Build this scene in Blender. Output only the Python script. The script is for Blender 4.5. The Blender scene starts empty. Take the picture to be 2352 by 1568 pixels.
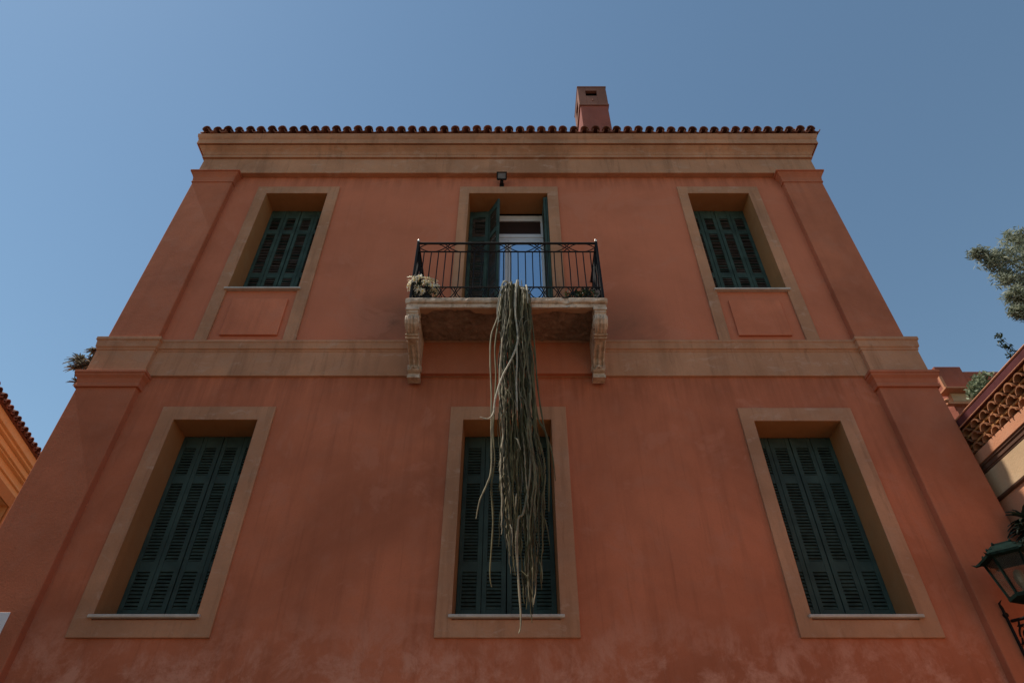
import bpy, math, random
from mathutils import Vector, Matrix, noise
random.seed(7)
R = math.radians
S = bpy.context.scene
col = S.collection

# ------------------------------------------------------------------ camera
cam = bpy.data.cameras.new('camera'); camo = bpy.data.objects.new('camera', cam); col.objects.link(camo)
camo.location = (0, -7, 1.6)
camo.rotation_euler = (R(90 + 41.06), 0, 0)
cam.sensor_width = 36; cam.lens = 1487 / 2352 * 36
cam.clip_start = 0.05; cam.clip_end = 2000
S.camera = camo

# ------------------------------------------------------------------ light
SUN = Vector((-0.55, -0.011, 1.0)).normalized()
elev = math.asin(SUN.z)
W = bpy.data.worlds.new('World'); S.world = W; W.use_nodes = True
wn = W.node_tree; wn.nodes.clear()
sky = wn.nodes.new('ShaderNodeTexSky'); sky.sky_type = 'NISHITA'; sky.sun_disc = False
sky.sun_elevation = elev; sky.sun_rotation = math.atan2(SUN.x, SUN.y)
sky.air_density = 1.2; sky.dust_density = 0.1; sky.ozone_density = 1.6; sky.altitude = 0
bg = wn.nodes.new('ShaderNodeBackground'); bg.inputs[1].default_value = 0.12
wo = wn.nodes.new('ShaderNodeOutputWorld')
tint = wn.nodes.new('ShaderNodeMix'); tint.data_type = 'RGBA'; tint.blend_type = 'MULTIPLY'; tint.inputs[0].default_value = 1
tint.inputs[7].default_value = (0.98, 1.05, 0.96, 1)      # camera white balance of the photograph
wn.links.new(sky.outputs[0], tint.inputs[6]); wn.links.new(tint.outputs[2], bg.inputs[0]); wn.links.new(bg.outputs[0], wo.inputs[0])
sl = bpy.data.lights.new('sun', 'SUN'); sl.energy = 4.6; sl.angle = R(0.5); sl.color = (1, 0.93, 0.82)
so = bpy.data.objects.new('sun', sl); col.objects.link(so)
so.rotation_euler = SUN.to_track_quat('Z', 'Y').to_euler()
S.view_settings.view_transform = 'Standard'; S.view_settings.look = 'None'
S.view_settings.gamma = 1; S.view_settings.use_curve_mapping = False
S.view_settings.exposure = 0.0
S.render.engine = 'CYCLES'

# ------------------------------------------------------------------ materials
def mat(name, rough=0.85, metal=0.0, spec=0.3):
    m = bpy.data.materials.new(name); m.use_nodes = True
    b = m.node_tree.nodes['Principled BSDF']
    b.inputs['Roughness'].default_value = rough; b.inputs['Metallic'].default_value = metal
    b.inputs['Specular IOR Level'].default_value = spec
    return m, m.node_tree, b
def ramp(nt, src, stops):
    r = nt.nodes.new('ShaderNodeValToRGB'); cr = r.color_ramp
    while len(cr.elements) < len(stops): cr.elements.new(0.5)
    for e, (p, c) in zip(cr.elements, stops):
        e.position = p; e.color = (*c, 1) if len(c) == 3 else c
    nt.links.new(src, r.inputs[0]); return r.outputs[0]
def pos(nt, scale=(1, 1, 1), obj=False):
    mp = nt.nodes.new('ShaderNodeMapping'); mp.inputs['Scale'].default_value = scale
    if obj:
        t = nt.nodes.new('ShaderNodeTexCoord'); nt.links.new(t.outputs['Object'], mp.inputs[0])
    else:
        g = nt.nodes.new('ShaderNodeNewGeometry'); nt.links.new(g.outputs['Position'], mp.inputs[0])
    return mp.outputs[0]
def nz(nt, vec, scale, detail=4, rough=0.55, dist=0.0):
    n = nt.nodes.new('ShaderNodeTexNoise'); n.inputs['Scale'].default_value = scale
    n.inputs['Detail'].default_value = detail; n.inputs['Roughness'].default_value = rough
    n.inputs['Distortion'].default_value = dist
    nt.links.new(vec, n.inputs['Vector']); return n.outputs[0]
def mix(nt, a, b, f, mode='MIX'):
    m = nt.nodes.new('ShaderNodeMix'); m.data_type = 'RGBA'; m.blend_type = mode
    for i, v in ((0, f), (6, a), (7, b)):
        if isinstance(v, (int, float)): m.inputs[i].default_value = v
        elif isinstance(v, tuple): m.inputs[i].default_value = (*v, 1)
        else: nt.links.new(v, m.inputs[i])
    return m.outputs[2]
def mth(nt, op, a, b=0.0, clamp=False):
    m = nt.nodes.new('ShaderNodeMath'); m.operation = op; m.use_clamp = clamp
    for i, v in ((0, a), (1, b)):
        if isinstance(v, (int, float)): m.inputs[i].default_value = v
        else: nt.links.new(v, m.inputs[i])
    return m.outputs[0]
def bump(nt, b, h, strength, dist=0.02):
    n = nt.nodes.new('ShaderNodeBump'); n.inputs['Strength'].default_value = strength
    n.inputs['Distance'].default_value = dist
    nt.links.new(h, n.inputs['Height']); nt.links.new(n.outputs[0], b.inputs['Normal'])
def sc(c, k): return tuple(min(1, x * k) for x in c)

def plaster(name, c, lime=None, streak=0.5, blotch=1.0, grime=False):
    m, nt, b = mat(name, 0.92, 0, 0.15)
    P = pos(nt)
    big = nz(nt, P, 0.55, 5, 0.6, 0.4)
    mid = nz(nt, P, 3.2, 6, 0.62, 0.3)
    fine = nz(nt, P, 46, 3, 0.6)
    st = nz(nt, pos(nt, (3.5, 3.5, 0.28)), 1.6, 6, 0.62)
    base = mix(nt, sc(c, 1 - 0.2 * blotch), sc(c, 1 + 0.2 * blotch), ramp(nt, big, [(0.35, (0, 0, 0)), (0.65, (1, 1, 1))]))
    base = mix(nt, base, (c[0] * 0.98, c[1] * 1.22, c[2] * 1.45), mth(nt, 'MULTIPLY', ramp(nt, mid, [(0.5, (0, 0, 0)), (0.78, (1, 1, 1))]), 0.55))
    base = mix(nt, base, sc(c, 0.62), mth(nt, 'MULTIPLY', ramp(nt, st, [(0.52, (0, 0, 0)), (0.75, (1, 1, 1))]), streak))
    base = mix(nt, base, sc(c, 0.72), mth(nt, 'MULTIPLY', ramp(nt, fine, [(0.5, (0, 0, 0)), (0.8, (1, 1, 1))]), 0.3))
    if lime:
        dr = nz(nt, pos(nt, (14, 14, 0.5)), 1.1, 6, 0.7)
        base = mix(nt, base, sc(c, 0.55), mth(nt, 'MULTIPLY', ramp(nt, dr, [(0.56, (0, 0, 0)), (0.70, (1, 1, 1))]), 0.35))
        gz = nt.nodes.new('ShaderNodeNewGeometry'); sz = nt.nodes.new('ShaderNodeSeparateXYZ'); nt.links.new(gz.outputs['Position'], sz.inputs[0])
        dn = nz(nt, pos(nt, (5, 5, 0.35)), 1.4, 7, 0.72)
        base = mix(nt, base, (0.62, 0.205, 0.115), mth(nt, 'MULTIPLY', mth(nt, 'GREATER_THAN', sz.outputs[2], 7.68), mth(nt, 'ADD', 0.25, mth(nt, 'MULTIPLY', big, 0.55))))  # paler upper storey: paint fade plus its stronger skylight put into the colour
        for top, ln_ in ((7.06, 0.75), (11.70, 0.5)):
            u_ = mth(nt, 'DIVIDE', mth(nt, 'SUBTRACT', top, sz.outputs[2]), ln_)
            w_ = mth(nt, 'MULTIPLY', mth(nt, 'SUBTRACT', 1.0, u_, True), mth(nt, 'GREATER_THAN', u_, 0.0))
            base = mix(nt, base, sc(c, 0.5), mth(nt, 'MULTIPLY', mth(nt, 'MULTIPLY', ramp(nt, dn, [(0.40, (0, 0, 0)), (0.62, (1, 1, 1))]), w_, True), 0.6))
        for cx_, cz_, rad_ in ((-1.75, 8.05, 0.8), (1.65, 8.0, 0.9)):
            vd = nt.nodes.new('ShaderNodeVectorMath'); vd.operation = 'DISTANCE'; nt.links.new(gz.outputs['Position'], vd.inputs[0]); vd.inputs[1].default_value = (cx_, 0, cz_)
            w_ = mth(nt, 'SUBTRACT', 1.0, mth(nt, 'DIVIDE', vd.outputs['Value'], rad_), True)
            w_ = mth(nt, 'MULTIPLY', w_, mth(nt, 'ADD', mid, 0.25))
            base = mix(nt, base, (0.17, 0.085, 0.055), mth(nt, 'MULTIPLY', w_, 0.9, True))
        pt = nz(nt, P, 1.15, 9, 0.72, 0.8)
        base = mix(nt, base, (c[0] * 1.12, c[1] * 1.35, c[2] * 1.6), mth(nt, 'MULTIPLY', ramp(nt, pt, [(0.55, (0, 0, 0)), (0.61, (1, 1, 1))]), 0.4))
        g = nt.nodes.new('ShaderNodeNewGeometry'); s = nt.nodes.new('ShaderNodeSeparateXYZ')
        nt.links.new(g.outputs['Position'], s.inputs[0])
        z = mth(nt, 'MULTIPLY', mth(nt, 'SUBTRACT', 4.0, s.outputs[2]), 1.6, True)
        n2 = nz(nt, pos(nt, (1.15, 1.15, 1.0)), 1.9, 9, 0.75, 0.3)
        k = mth(nt, 'MULTIPLY', ramp(nt, n2, [(0.46, (0, 0, 0)), (0.60, (1, 1, 1))]), z, True)
        base = mix(nt, base, lime, mth(nt, 'MULTIPLY', k, 0.8))
    if grime:
        g1 = nz(nt, pos(nt, (1.2, 1.2, 2.5)), 2.4, 8, 0.72, 0.5); g2 = nz(nt, pos(nt, (9, 9, 0.8)), 1.3, 7, 0.7)
        base = mix(nt, base, (0.56, 0.36, 0.26), mth(nt, 'MULTIPLY', ramp(nt, g1, [(0.56, (0, 0, 0)), (0.66, (1, 1, 1))]), 0.5))
        base = mix(nt, base, sc(c, 0.5), mth(nt, 'MULTIPLY', ramp(nt, g2, [(0.57, (0, 0, 0)), (0.70, (1, 1, 1))]), 0.45))
    nt.links.new(base, b.inputs['Base Color'])
    h = mth(nt, 'ADD', mth(nt, 'MULTIPLY', mid, 0.6), mth(nt, 'MULTIPLY', fine, 0.3))
    bump(nt, b, h, 0.55, 0.018)
    return m
RED = (0.505, 0.156, 0.079)
OCH = (0.48, 0.235, 0.132)
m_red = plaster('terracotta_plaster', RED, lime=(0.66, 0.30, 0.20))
m_red2 = plaster('terracotta_pilaster_plaster', (0.46, 0.150, 0.079), streak=0.35)
m_panel = plaster('faded_pink_panel_plaster', (0.60, 0.19, 0.10), streak=0.4)
m_trim = plaster('ochre_trim_plaster', OCH, streak=0.7, blotch=1.2, grime=True)
m_reveal = plaster('ochre_reveal_plaster', (0.40, 0.185, 0.075), streak=0.3, blotch=0.7)
m_left = plaster('yellow_ochre_plaster', (0.82, 0.52, 0.24), streak=0.2, blotch=0.6)
m_left_dark = plaster('brown_ochre_plaster', (0.5, 0.24, 0.09), streak=0.2)
m_salmon = plaster('salmon_plaster', (0.66, 0.30, 0.17), streak=0.25, blotch=0.6)
m_cream = plaster('cream_plaster', (0.62, 0.42, 0.25), streak=0.3, blotch=0.7)
m_rear = plaster('dusty_red_plaster', (0.36, 0.125, 0.085), streak=0.4)

def simple(name, c, rough=0.7, metal=0.0, spec=0.3, var=0.25, scale=8.0, bmp=0.2, bdist=0.005, obj=False):
    m, nt, b = mat(name, rough, metal, spec)
    P = pos(nt, obj=obj)
    n = nz(nt, P, scale, 5, 0.6, 0.2)
    nt.links.new(mix(nt, sc(c, 1 - var), sc(c, 1 + var), ramp(nt, n, [(0.3, (0, 0, 0)), (0.7, (1, 1, 1))])), b.inputs['Base Color'])
    if bmp: bump(nt, b, nz(nt, P, scale * 5, 3), bmp, bdist)
    return m
m_green = simple('weathered_green_shutter_paint', (0.034, 0.058, 0.049), 0.75, 0, 0.35, 0.35, 3.5, 0.4, 0.003)
m_green_up = simple('sun_faded_green_shutter_paint', (0.042, 0.072, 0.060), 0.75, 0, 0.2, 0.4, 4.5, 0.4, 0.003)
m_slat = simple('green_slat_paint', (0.038, 0.058, 0.047), 0.8, 0, 0.3, 0.4, 9, 0.2)
m_slat_old = simple('bare_grey_brown_slat', (0.085, 0.068, 0.058), 0.8, 0, 0.2, 0.4, 9, 0.2)
m_dark = simple('dark_room', (0.008, 0.009, 0.009), 1.0, 0, 0, 0.1, 2, 0)
m_white = simple('white_window_paint', (0.66, 0.64, 0.66), 0.4, 0, 0.5, 0.06, 6, 0.1)
m_sill = simple('pale_marble_sill', (0.50, 0.44, 0.38), 0.6, 0, 0.4, 0.18, 9, 0.2)
m_iron = simple('black_iron', (0.010, 0.009, 0.009), 0.7, 0.0, 0.2, 0.3, 14, 0.3, 0.002)
m_lamp = simple('dark_green_iron', (0.005, 0.015, 0.012), 0.8, 0.0, 0.08, 0.5, 16, 0.5, 0.003)
m_brass = simple('pale_metal_knob', (0.75, 0.7, 0.65), 0.25, 0.8, 0.5, 0.1, 8, 0)
m_pot = simple('black_plastic_pot', (0.02, 0.02, 0.024), 0.5, 0, 0.4, 0.2, 8, 0)
m_clay = simple('clay_pot', (0.28, 0.12, 0.07), 0.8, 0, 0.2, 0.25, 10, 0.2)
m_sign = simple('white_enamel_sign', (0.74, 0.77, 0.82), 0.35, 0, 0.5, 0.03, 3, 0)
m_gutter = simple('maroon_gutter', (0.12, 0.035, 0.038), 0.45, 0.1, 0.5, 0.25, 6, 0.2)
m_mould = simple('dark_brown_moulding', (0.13, 0.065, 0.042), 0.8, 0, 0.2, 0.25, 6, 0.2)
m_bark = simple('grey_brown_bark', (0.14, 0.105, 0.075), 0.95, 0, 0.1, 0.35, 7, 0.8, 0.02)
m_petal = simple('cream_white_petal', (0.86, 0.80, 0.66), 0.6, 0, 0.2, 0.06, 20, 0)
_pn = m_petal.node_tree; _tr = _pn.nodes.new('ShaderNodeBsdfTranslucent'); _tr.inputs[0].default_value = (0.85, 0.78, 0.6, 1)
_ms = _pn.nodes.new('ShaderNodeMixShader'); _ms.inputs[0].default_value = 0.45
_o = [n for n in _pn.nodes if n.type == 'OUTPUT_MATERIAL'][0]
_pn.links.new(_pn.nodes['Principled BSDF'].outputs[0], _ms.inputs[1]); _pn.links.new(_tr.outputs[0], _ms.inputs[2]); _pn.links.new(_ms.outputs[0], _o.inputs[0])
m_petal_c = simple('yellow_flower_centre', (0.7, 0.45, 0.08), 0.7, 0, 0.2, 0.2, 20, 0)

def stone_mat():
    m, nt, b = mat('weathered_marble', 0.8, 0, 0.2)
    P = pos(nt)
    n1 = nz(nt, P, 3.5, 7, 0.65, 0.6); n2 = nz(nt, P, 16, 6, 0.65); n3 = nz(nt, pos(nt, (7, 7, 1.4)), 2.2, 5, 0.6)
    base = mix(nt, (0.42, 0.28, 0.185), (0.68, 0.54, 0.42), ramp(nt, n1, [(0.32, (0, 0, 0)), (0.62, (1, 1, 1))]))
    base = mix(nt, base, (0.10, 0.055, 0.035), mth(nt, 'MULTIPLY', ramp(nt, n2, [(0.52, (0, 0, 0)), (0.72, (1, 1, 1))]), 0.6))
    base = mix(nt, base, (0.26, 0.15, 0.08), mth(nt, 'MULTIPLY', ramp(nt, n3, [(0.5, (0, 0, 0)), (0.7, (1, 1, 1))]), 0.55))
    nt.links.new(base, b.inputs['Base Color'])
    bump(nt, b, mth(nt, 'ADD', n1, mth(nt, 'MULTIPLY', n2, 0.6)), 0.7, 0.02)
    return m
m_stone = stone_mat()
def soffit_mat():
    m, nt, b = mat('crumbling_soffit', 0.95, 0, 0.1)
    P = pos(nt)
    n1 = nz(nt, P, 5, 8, 0.7, 0.5); n2 = nz(nt, P, 34, 5, 0.7)
    base = mix(nt, (0.19, 0.115, 0.075), (0.42, 0.28, 0.20), ramp(nt, n1, [(0.3, (0, 0, 0)), (0.7, (1, 1, 1))]))
    base = mix(nt, base, (0.46, 0.32, 0.22), mth(nt, 'MULTIPLY', ramp(nt, n2, [(0.58, (0, 0, 0)), (0.74, (1, 1, 1))]), 0.6))
    nt.links.new(base, b.inputs['Base Color'])
    bump(nt, b, mth(nt, 'ADD', n1, n2), 1.0, 0.03)
    return m
m_soffit = soffit_mat()
def tile_mat(name, c, pat):
    m, nt, b = mat(name, 0.85, 0, 0.2)
    oi = nt.nodes.new('ShaderNodeObjectInfo')
    P = pos(nt)
    n = nz(nt, P, 14, 6, 0.65, 0.3)
    base = mix(nt, sc(c, 0.65), sc(c, 1.35), oi.outputs['Random'])
    base = mix(nt, base, pat, mth(nt, 'MULTIPLY', ramp(nt, n, [(0.48, (0, 0, 0)), (0.72, (1, 1, 1))]), 0.7))
    nt.links.new(base, b.inputs['Base Color']); bump(nt, b, n, 0.5, 0.008)
    return m
m_tile = tile_mat('old_roof_tile', (0.25, 0.105, 0.068), (0.08, 0.048, 0.04))
m_corb = tile_mat('corbel_tile', (0.34, 0.145, 0.07), (0.16, 0.07, 0.04))
def glass_mirror():
    m, nt, b = mat('coated_window_glass', 0.04, 0.62, 0.8)
    b.inputs['Base Color'].default_value = (0.42, 0.6, 0.8, 1)
    bump(nt, b, nz(nt, pos(nt), 2.2, 2), 0.08, 0.02)
    return m
m_glass = glass_mirror()
m_glass_dark, _n, _b = mat('dark_transom_glass', 0.12, 0.0, 0.5); _b.inputs['Base Color'].default_value = (0.03, 0.02, 0.018, 1)
def lamp_glass():
    m, nt, b = mat('grimy_lantern_glass', 0.08, 0, 0.5)
    b.inputs['Transmission Weight'].default_value = 0.97; b.inputs['IOR'].default_value = 1.1
    n = nz(nt, pos(nt), 9, 5, 0.6)
    nt.links.new(mix(nt, (0.45, 0.42, 0.34), (0.88, 0.85, 0.77), n), b.inputs['Base Color'])
    return m
m_lglass = lamp_glass()
def leaf_mat(name, c1, c2, rough=0.55, trans=0.25):
    m, nt, b = mat(name, rough, 0, 0.4)
    g = nt.nodes.new('ShaderNodeNewGeometry')
    c = mix(nt, c1, c2, g.outputs['Random Per Island'])
    nt.links.new(c, b.inputs['Base Color'])
    tr = nt.nodes.new('ShaderNodeBsdfTranslucent'); nt.links.new(c, tr.inputs[0])
    ms = nt.nodes.new('ShaderNodeMixShader'); ms.inputs[0].default_value = trans
    o = [n for n in nt.nodes if n.type == 'OUTPUT_MATERIAL'][0]
    nt.links.new(b.outputs[0], ms.inputs[1]); nt.links.new(tr.outputs[0], ms.inputs[2]); nt.links.new(ms.outputs[0], o.inputs[0])
    return m
m_olive = leaf_mat('grey_green_leaf', (0.07, 0.09, 0.045), (0.50, 0.52, 0.38), trans=.4)
m_leaf = leaf_mat('dark_green_leaf', (0.018, 0.035, 0.014), (0.05, 0.08, 0.03))
m_shrub = leaf_mat('pale_variegated_leaf', (0.05, 0.09, 0.03), (0.42, 0.46, 0.30))
m_yucca = leaf_mat('yucca_blade', (0.02, 0.026, 0.02), (0.42, 0.38, 0.28))
m_spike = leaf_mat('dark_spiky_leaf', (0.010, 0.018, 0.012), (0.02, 0.035, 0.02), trans=0.05)
def cactus_mat():
    m, nt, b = mat('dusty_cactus_skin', 0.75, 0, 0.25)
    oi = nt.nodes.new('ShaderNodeObjectInfo'); P = pos(nt, (1, 1, 1))
    n = nz(nt, pos(nt, (9, 9, 3)), 2.0, 5, 0.6)
    base = ramp(nt, oi.outputs['Random'], [(0.0, (0.026, 0.025, 0.010)), (0.35, (0.078, 0.070, 0.028)), (0.7, (0.17, 0.14, 0.068)), (1.0, (0.32, 0.27, 0.185))])
    base = mix(nt, base, (0.055, 0.036, 0.022), mth(nt, 'MULTIPLY', ramp(nt, n, [(0.48, (0, 0, 0)), (0.66, (1, 1, 1))]), 0.6))
    nt.links.new(base, b.inputs['Base Color']); bump(nt, b, nz(nt, P, 60, 3), 0.5, 0.006)
    return m
m_cactus = cactus_mat()
m_cactus_pale = simple('pale_woody_cactus_stem', (0.42, 0.38, 0.29), 0.85, 0, 0.2, 0.3, 25, 0.6, 0.006)
def ground_mat():
    m, nt, b = mat('pale_paving', 0.9, 0, 0.2)
    P = pos(nt)
    br = nt.nodes.new('ShaderNodeTexBrick'); br.inputs['Scale'].default_value = 1.6
    br.inputs['Color1'].default_value = (0.15, 0.12, 0.09, 1); br.inputs['Color2'].default_value = (0.125, 0.10, 0.075, 1)
    br.inputs['Mortar'].default_value = (0.08, 0.07, 0.06, 1); br.inputs['Mortar Size'].default_value = 0.012
    nt.links.new(P, br.inputs['Vector'])
    nt.links.new(mix(nt, br.outputs[0], (0.12, 0.096, 0.075), nz(nt, P, 1.4, 6)), b.inputs['Base Color'])
    bump(nt, b, nz(nt, P, 25, 4), 0.4, 0.01)
    return m
m_ground = ground_mat()

# ------------------------------------------------------------------ mesh builder
class MB:
    def __init__(s): s.v = []; s.f = []; s.m = []
    def add(s, vs, fs, mi=0):
        o = len(s.v); s.v += [tuple(v) for v in vs]; s.f += [tuple(i + o for i in f) for f in fs]; s.m += [mi] * len(fs)
    def box(s, x0, x1, y0, y1, z0, z1, mi=0, M=None):
        vs = [Vector(p) for p in ((x0, y0, z0), (x1, y0, z0), (x1, y1, z0), (x0, y1, z0), (x0, y0, z1), (x1, y0, z1), (x1, y1, z1), (x0, y1, z1))]
        if M: vs = [M @ v for v in vs]
        s.add(vs, [(0, 3, 2, 1), (4, 5, 6, 7), (0, 1, 5, 4), (1, 2, 6, 5), (2, 3, 7, 6), (3, 0, 4, 7)], mi)
    def quad(s, a, b, c, d, mi=0): s.add([a, b, c, d], [(0, 1, 2, 3)], mi)
    def rings(s, rings, close=True, cap=True, mi=0):
        n = len(rings[0]); o = len(s.v)
        for r in rings: s.v += [tuple(p) for p in r]
        for i in range(len(rings) - 1):
            for j in range(n if close else n - 1):
                k = (j + 1) % n
                s.f.append((o + i * n + j, o + i * n + k, o + (i + 1) * n + k, o + (i + 1) * n + j)); s.m.append(mi)
        if cap:
            s.f.append(tuple(o + j for j in reversed(range(n)))); s.m.append(mi)
            s.f.append(tuple(o + (len(rings) - 1) * n + j for j in range(n))); s.m.append(mi)
    def tube(s, pts, r, n=6, mi=0, star=0.0):
        pts = [Vector(p) for p in pts]; rr = r if isinstance(r, (list, tuple)) else [r] * len(pts)
        rs = []; up = None
        for i, p in enumerate(pts):
            d = (pts[min(i + 1, len(pts) - 1)] - pts[max(i - 1, 0)])
            d = d.normalized() if d.length > 1e-9 else Vector((0, 0, 1))
            if up is None:
                up = Vector((0, 0, 1)) if abs(d.z) < 0.9 else Vector((1, 0, 0))
            a = d.cross(up)
            a = a.normalized() if a.length > 1e-6 else Vector((1, 0, 0))
            b = a.cross(d).normalized(); up = b
            rs.append([p + (a * math.cos(2 * math.pi * j / n) + b * math.sin(2 * math.pi * j / n)) * rr[i] * ((1 - star) if j % 2 else 1) for j in range(n)])
        s.rings(rs, mi=mi)
    def ring_mould(s, x0, x1, y0, y1, prof, mi=0, mis=None):
        rs = [[(x0 - p, y0 - p, z), (x1 + p, y0 - p, z), (x1 + p, y1 + p, z), (x0 - p, y1 + p, z)] for p, z in prof]
        s.rings(rs, mi=mi)
    def lathe(s, prof, c=(0, 0, 0), n=12, mi=0, M=None):
        rs = []
        for r, z in prof:
            ring = [Vector((r * math.cos(2 * math.pi * j / n), r * math.sin(2 * math.pi * j / n), z)) + Vector(c) for j in range(n)]
            if M: ring = [M @ v for v in ring]
            rs.append(ring)
        s.rings(rs, mi=mi)
    def mesh(s, name, mats):
        me = bpy.data.meshes.new(name); me.from_pydata(s.v, [], s.f)
        for m in (mats if isinstance(mats, (list, tuple)) else [mats]): me.materials.append(m)
        me.polygons.foreach_set('material_index', s.m); me.update(); return me
    def build(s, name, mats, parent=None, bevel=0, smooth=False, loc=None):
        me = s.mesh(name, mats)
        if smooth: me.polygons.foreach_set('use_smooth', [True] * len(me.polygons))
        o = link(name, me, parent)
        if loc: o.location = loc
        if bevel:
            b = o.modifiers.new('bevel', 'BEVEL'); b.width = bevel; b.segments = 2; b.limit_method = 'ANGLE'; b.angle_limit = R(40)
        return o
def link(name, data, parent=None):
    o = bpy.data.objects.new(name, data); col.objects.link(o)
    if parent: o.parent = parent
    return o
def tag(o, label, cat, group=None, kind=None):
    o['label'] = label; o['category'] = cat
    if group: o['group'] = group
    if kind: o['kind'] = kind
    return o
def empty(name, loc=(0, 0, 0), rz=0):
    o = link(name, None); o.location = loc; o.rotation_euler = (0, 0, rz); o.empty_display_size = 0.3; return o

# ------------------------------------------------------------------ ground
g = MB(); g.quad((-150, -150, 0), (150, -150, 0), (150, 150, 0), (-150, 150, 0))
go = g.build('ground', m_ground); go['kind'] = 'structure'

# ------------------------------------------------------------------ main house
X0, X1, YB = -5.65, 5.48, 9.0
house = tag(empty('house'), 'large terracotta red house with green shutters, ochre trim and a balcony in the middle', 'house')
# openings: x0,x1,z0,z1
OP = {'LL': (-4.375, -3.29, 3.885, 6.335), 'LC': (-0.63, 0.505, 3.885, 6.335), 'LR': (3.125, 4.24, 3.885, 6.315),
      'UL': (-4.38, -3.29, 8.75, 11.175), 'UC': (-0.765, 0.63, 7.75, 11.175), 'UR': (3.135, 4.22, 8.73, 11.175)}
RD = 0.43
w = MB()
xs = sorted({X0, X1} | {o[0] for o in OP.values()} | {o[1] for o in OP.values()})
zs = sorted({0.0, 12.2} | {o[2] for o in OP.values()} | {o[3] for o in OP.values()})
for i in range(len(xs) - 1):
    for j in range(len(zs) - 1):
        cx, cz = (xs[i] + xs[i + 1]) / 2, (zs[j] + zs[j + 1]) / 2
        if any(o[0] < cx < o[1] and o[2] < cz < o[3] for o in OP.values()): continue
        w.quad((xs[i], 0, zs[j]), (xs[i + 1], 0, zs[j]), (xs[i + 1], 0, zs[j + 1]), (xs[i], 0, zs[j + 1]))
w.quad((X0, 0, 0), (X0, YB, 0), (X0, YB, 12.2), (X0, 0, 12.2)); w.quad((X1, YB, 0), (X1, 0, 0), (X1, 0, 12.2), (X1, YB, 12.2))
w.quad((X1, YB, 0), (X0, YB, 0), (X0, YB, 12.2), (X1, YB, 12.2))
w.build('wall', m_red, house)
# dark rooms behind each opening
for k, (a, b, c, d) in OP.items():
    r = MB()
    y0, y1 = RD, 2.2
    r.quad((a, y0, c), (a, y1, c), (a, y1, d), (a, y0, d)); r.quad((b, y0, c), (b, y1, c), (b, y1, d), (b, y0, d))
    r.quad((a, y0, c), (b, y0, c), (b, y1, c), (a, y1, c)); r.quad((a, y0, d), (b, y0, d), (b, y1, d), (a, y1, d)); r.quad((a, y1, c), (b, y1, c), (b, y1, d), (a, y1, d))
    r.build('room', m_dark, house)
# pilasters
def pilaster(x0, x1, z0, z1, cap):
    p = MB(); p.box(x0, x1, -0.10, 0.75, z0, z1)
    o = p.build('pilaster', m_red2, house, 0.012)
    c = MB(); c.ring_mould(x0, x1, -0.10, 0.75, cap)
    c.build('capital', m_red2, o, 0.006)
lowcap = [(0.0, 6.80), (0.03, 6.80), (0.03, 6.84), (0.02, 6.86), (0.035, 6.93), (0.065, 6.97), (0.065, 7.0), (0.08, 7.0), (0.08, 7.045), (0.0, 7.05)]
upcap = [(0.0, 11.40), (0.015, 11.40), (0.015, 11.43), (0.01, 11.45), (0.02, 11.53), (0.05, 11.60), (0.06, 11.61), (0.06, 11.645), (0.085, 11.65), (0.085, 11.685), (0.0, 11.69)]
pilaster(-5.80, -5.00, 0, 7.05, lowcap); pilaster(4.885, 5.67, 0, 7.05, lowcap)
pilaster(-5.75, -5.03, 7.66, 11.68, upcap); pilaster(4.88, 5.58, 7.66, 11.68, upcap)
# string course between the storeys
s_ = MB()
s_.ring_mould(X0, X1, 0, YB, [(0.0, 7.045), (0.035, 7.05), (0.035, 7.47), (0.045, 7.475), (0.045, 7.50), (0.065, 7.51), (0.075, 7.61), (0.085, 7.62), (0.085, 7.655), (0.0, 7.70)])
so_ = s_.build('string_course', m_trim, house, 0.005)
for a, b in ((-5.80, -5.00), (4.885, 5.67)):
    q = MB(); q.ring_mould(a, b, -0.10, 0.75, [(0.0, 7.055), (0.0, 7.45), (0.012, 7.455), (0.012, 7.48), (0.03, 7.50), (0.04, 7.60), (0.055, 7.61), (0.055, 7.66), (0.0, 7.69)])
    q.build('pilaster_band', m_trim, so_, 0.005)
# frieze and cornice
fr = MB(); fr.ring_mould(X0, X1, 0, YB, [(-0.05, 11.69), (0.104, 11.69), (0.104, 12.135), (0.0, 12.14)])
fr.build('frieze', m_trim, house, 0.006)
co = MB(); co.ring_mould(X0, X1, 0, YB, [(0.0, 12.135), (0.14, 12.138), (0.14, 12.215), (0.15, 12.22), (0.15, 12.24), (0.158, 12.27), (0.175, 12.30), (0.20, 12.33), (0.205, 12.345), (0.225, 12.365), (0.235, 12.385), (0.235, 12.42), (0.255, 12.42), (0.255, 12.395), (0.275, 12.395), (0.275, 12.525), (0.285, 12.53), (0.285, 12.55), (0.30, 12.575), (0.31, 12.62), (0.315, 12.66), (0.2, 12.665)])
co.build('cornice', m_trim, house, 0.003)
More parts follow.
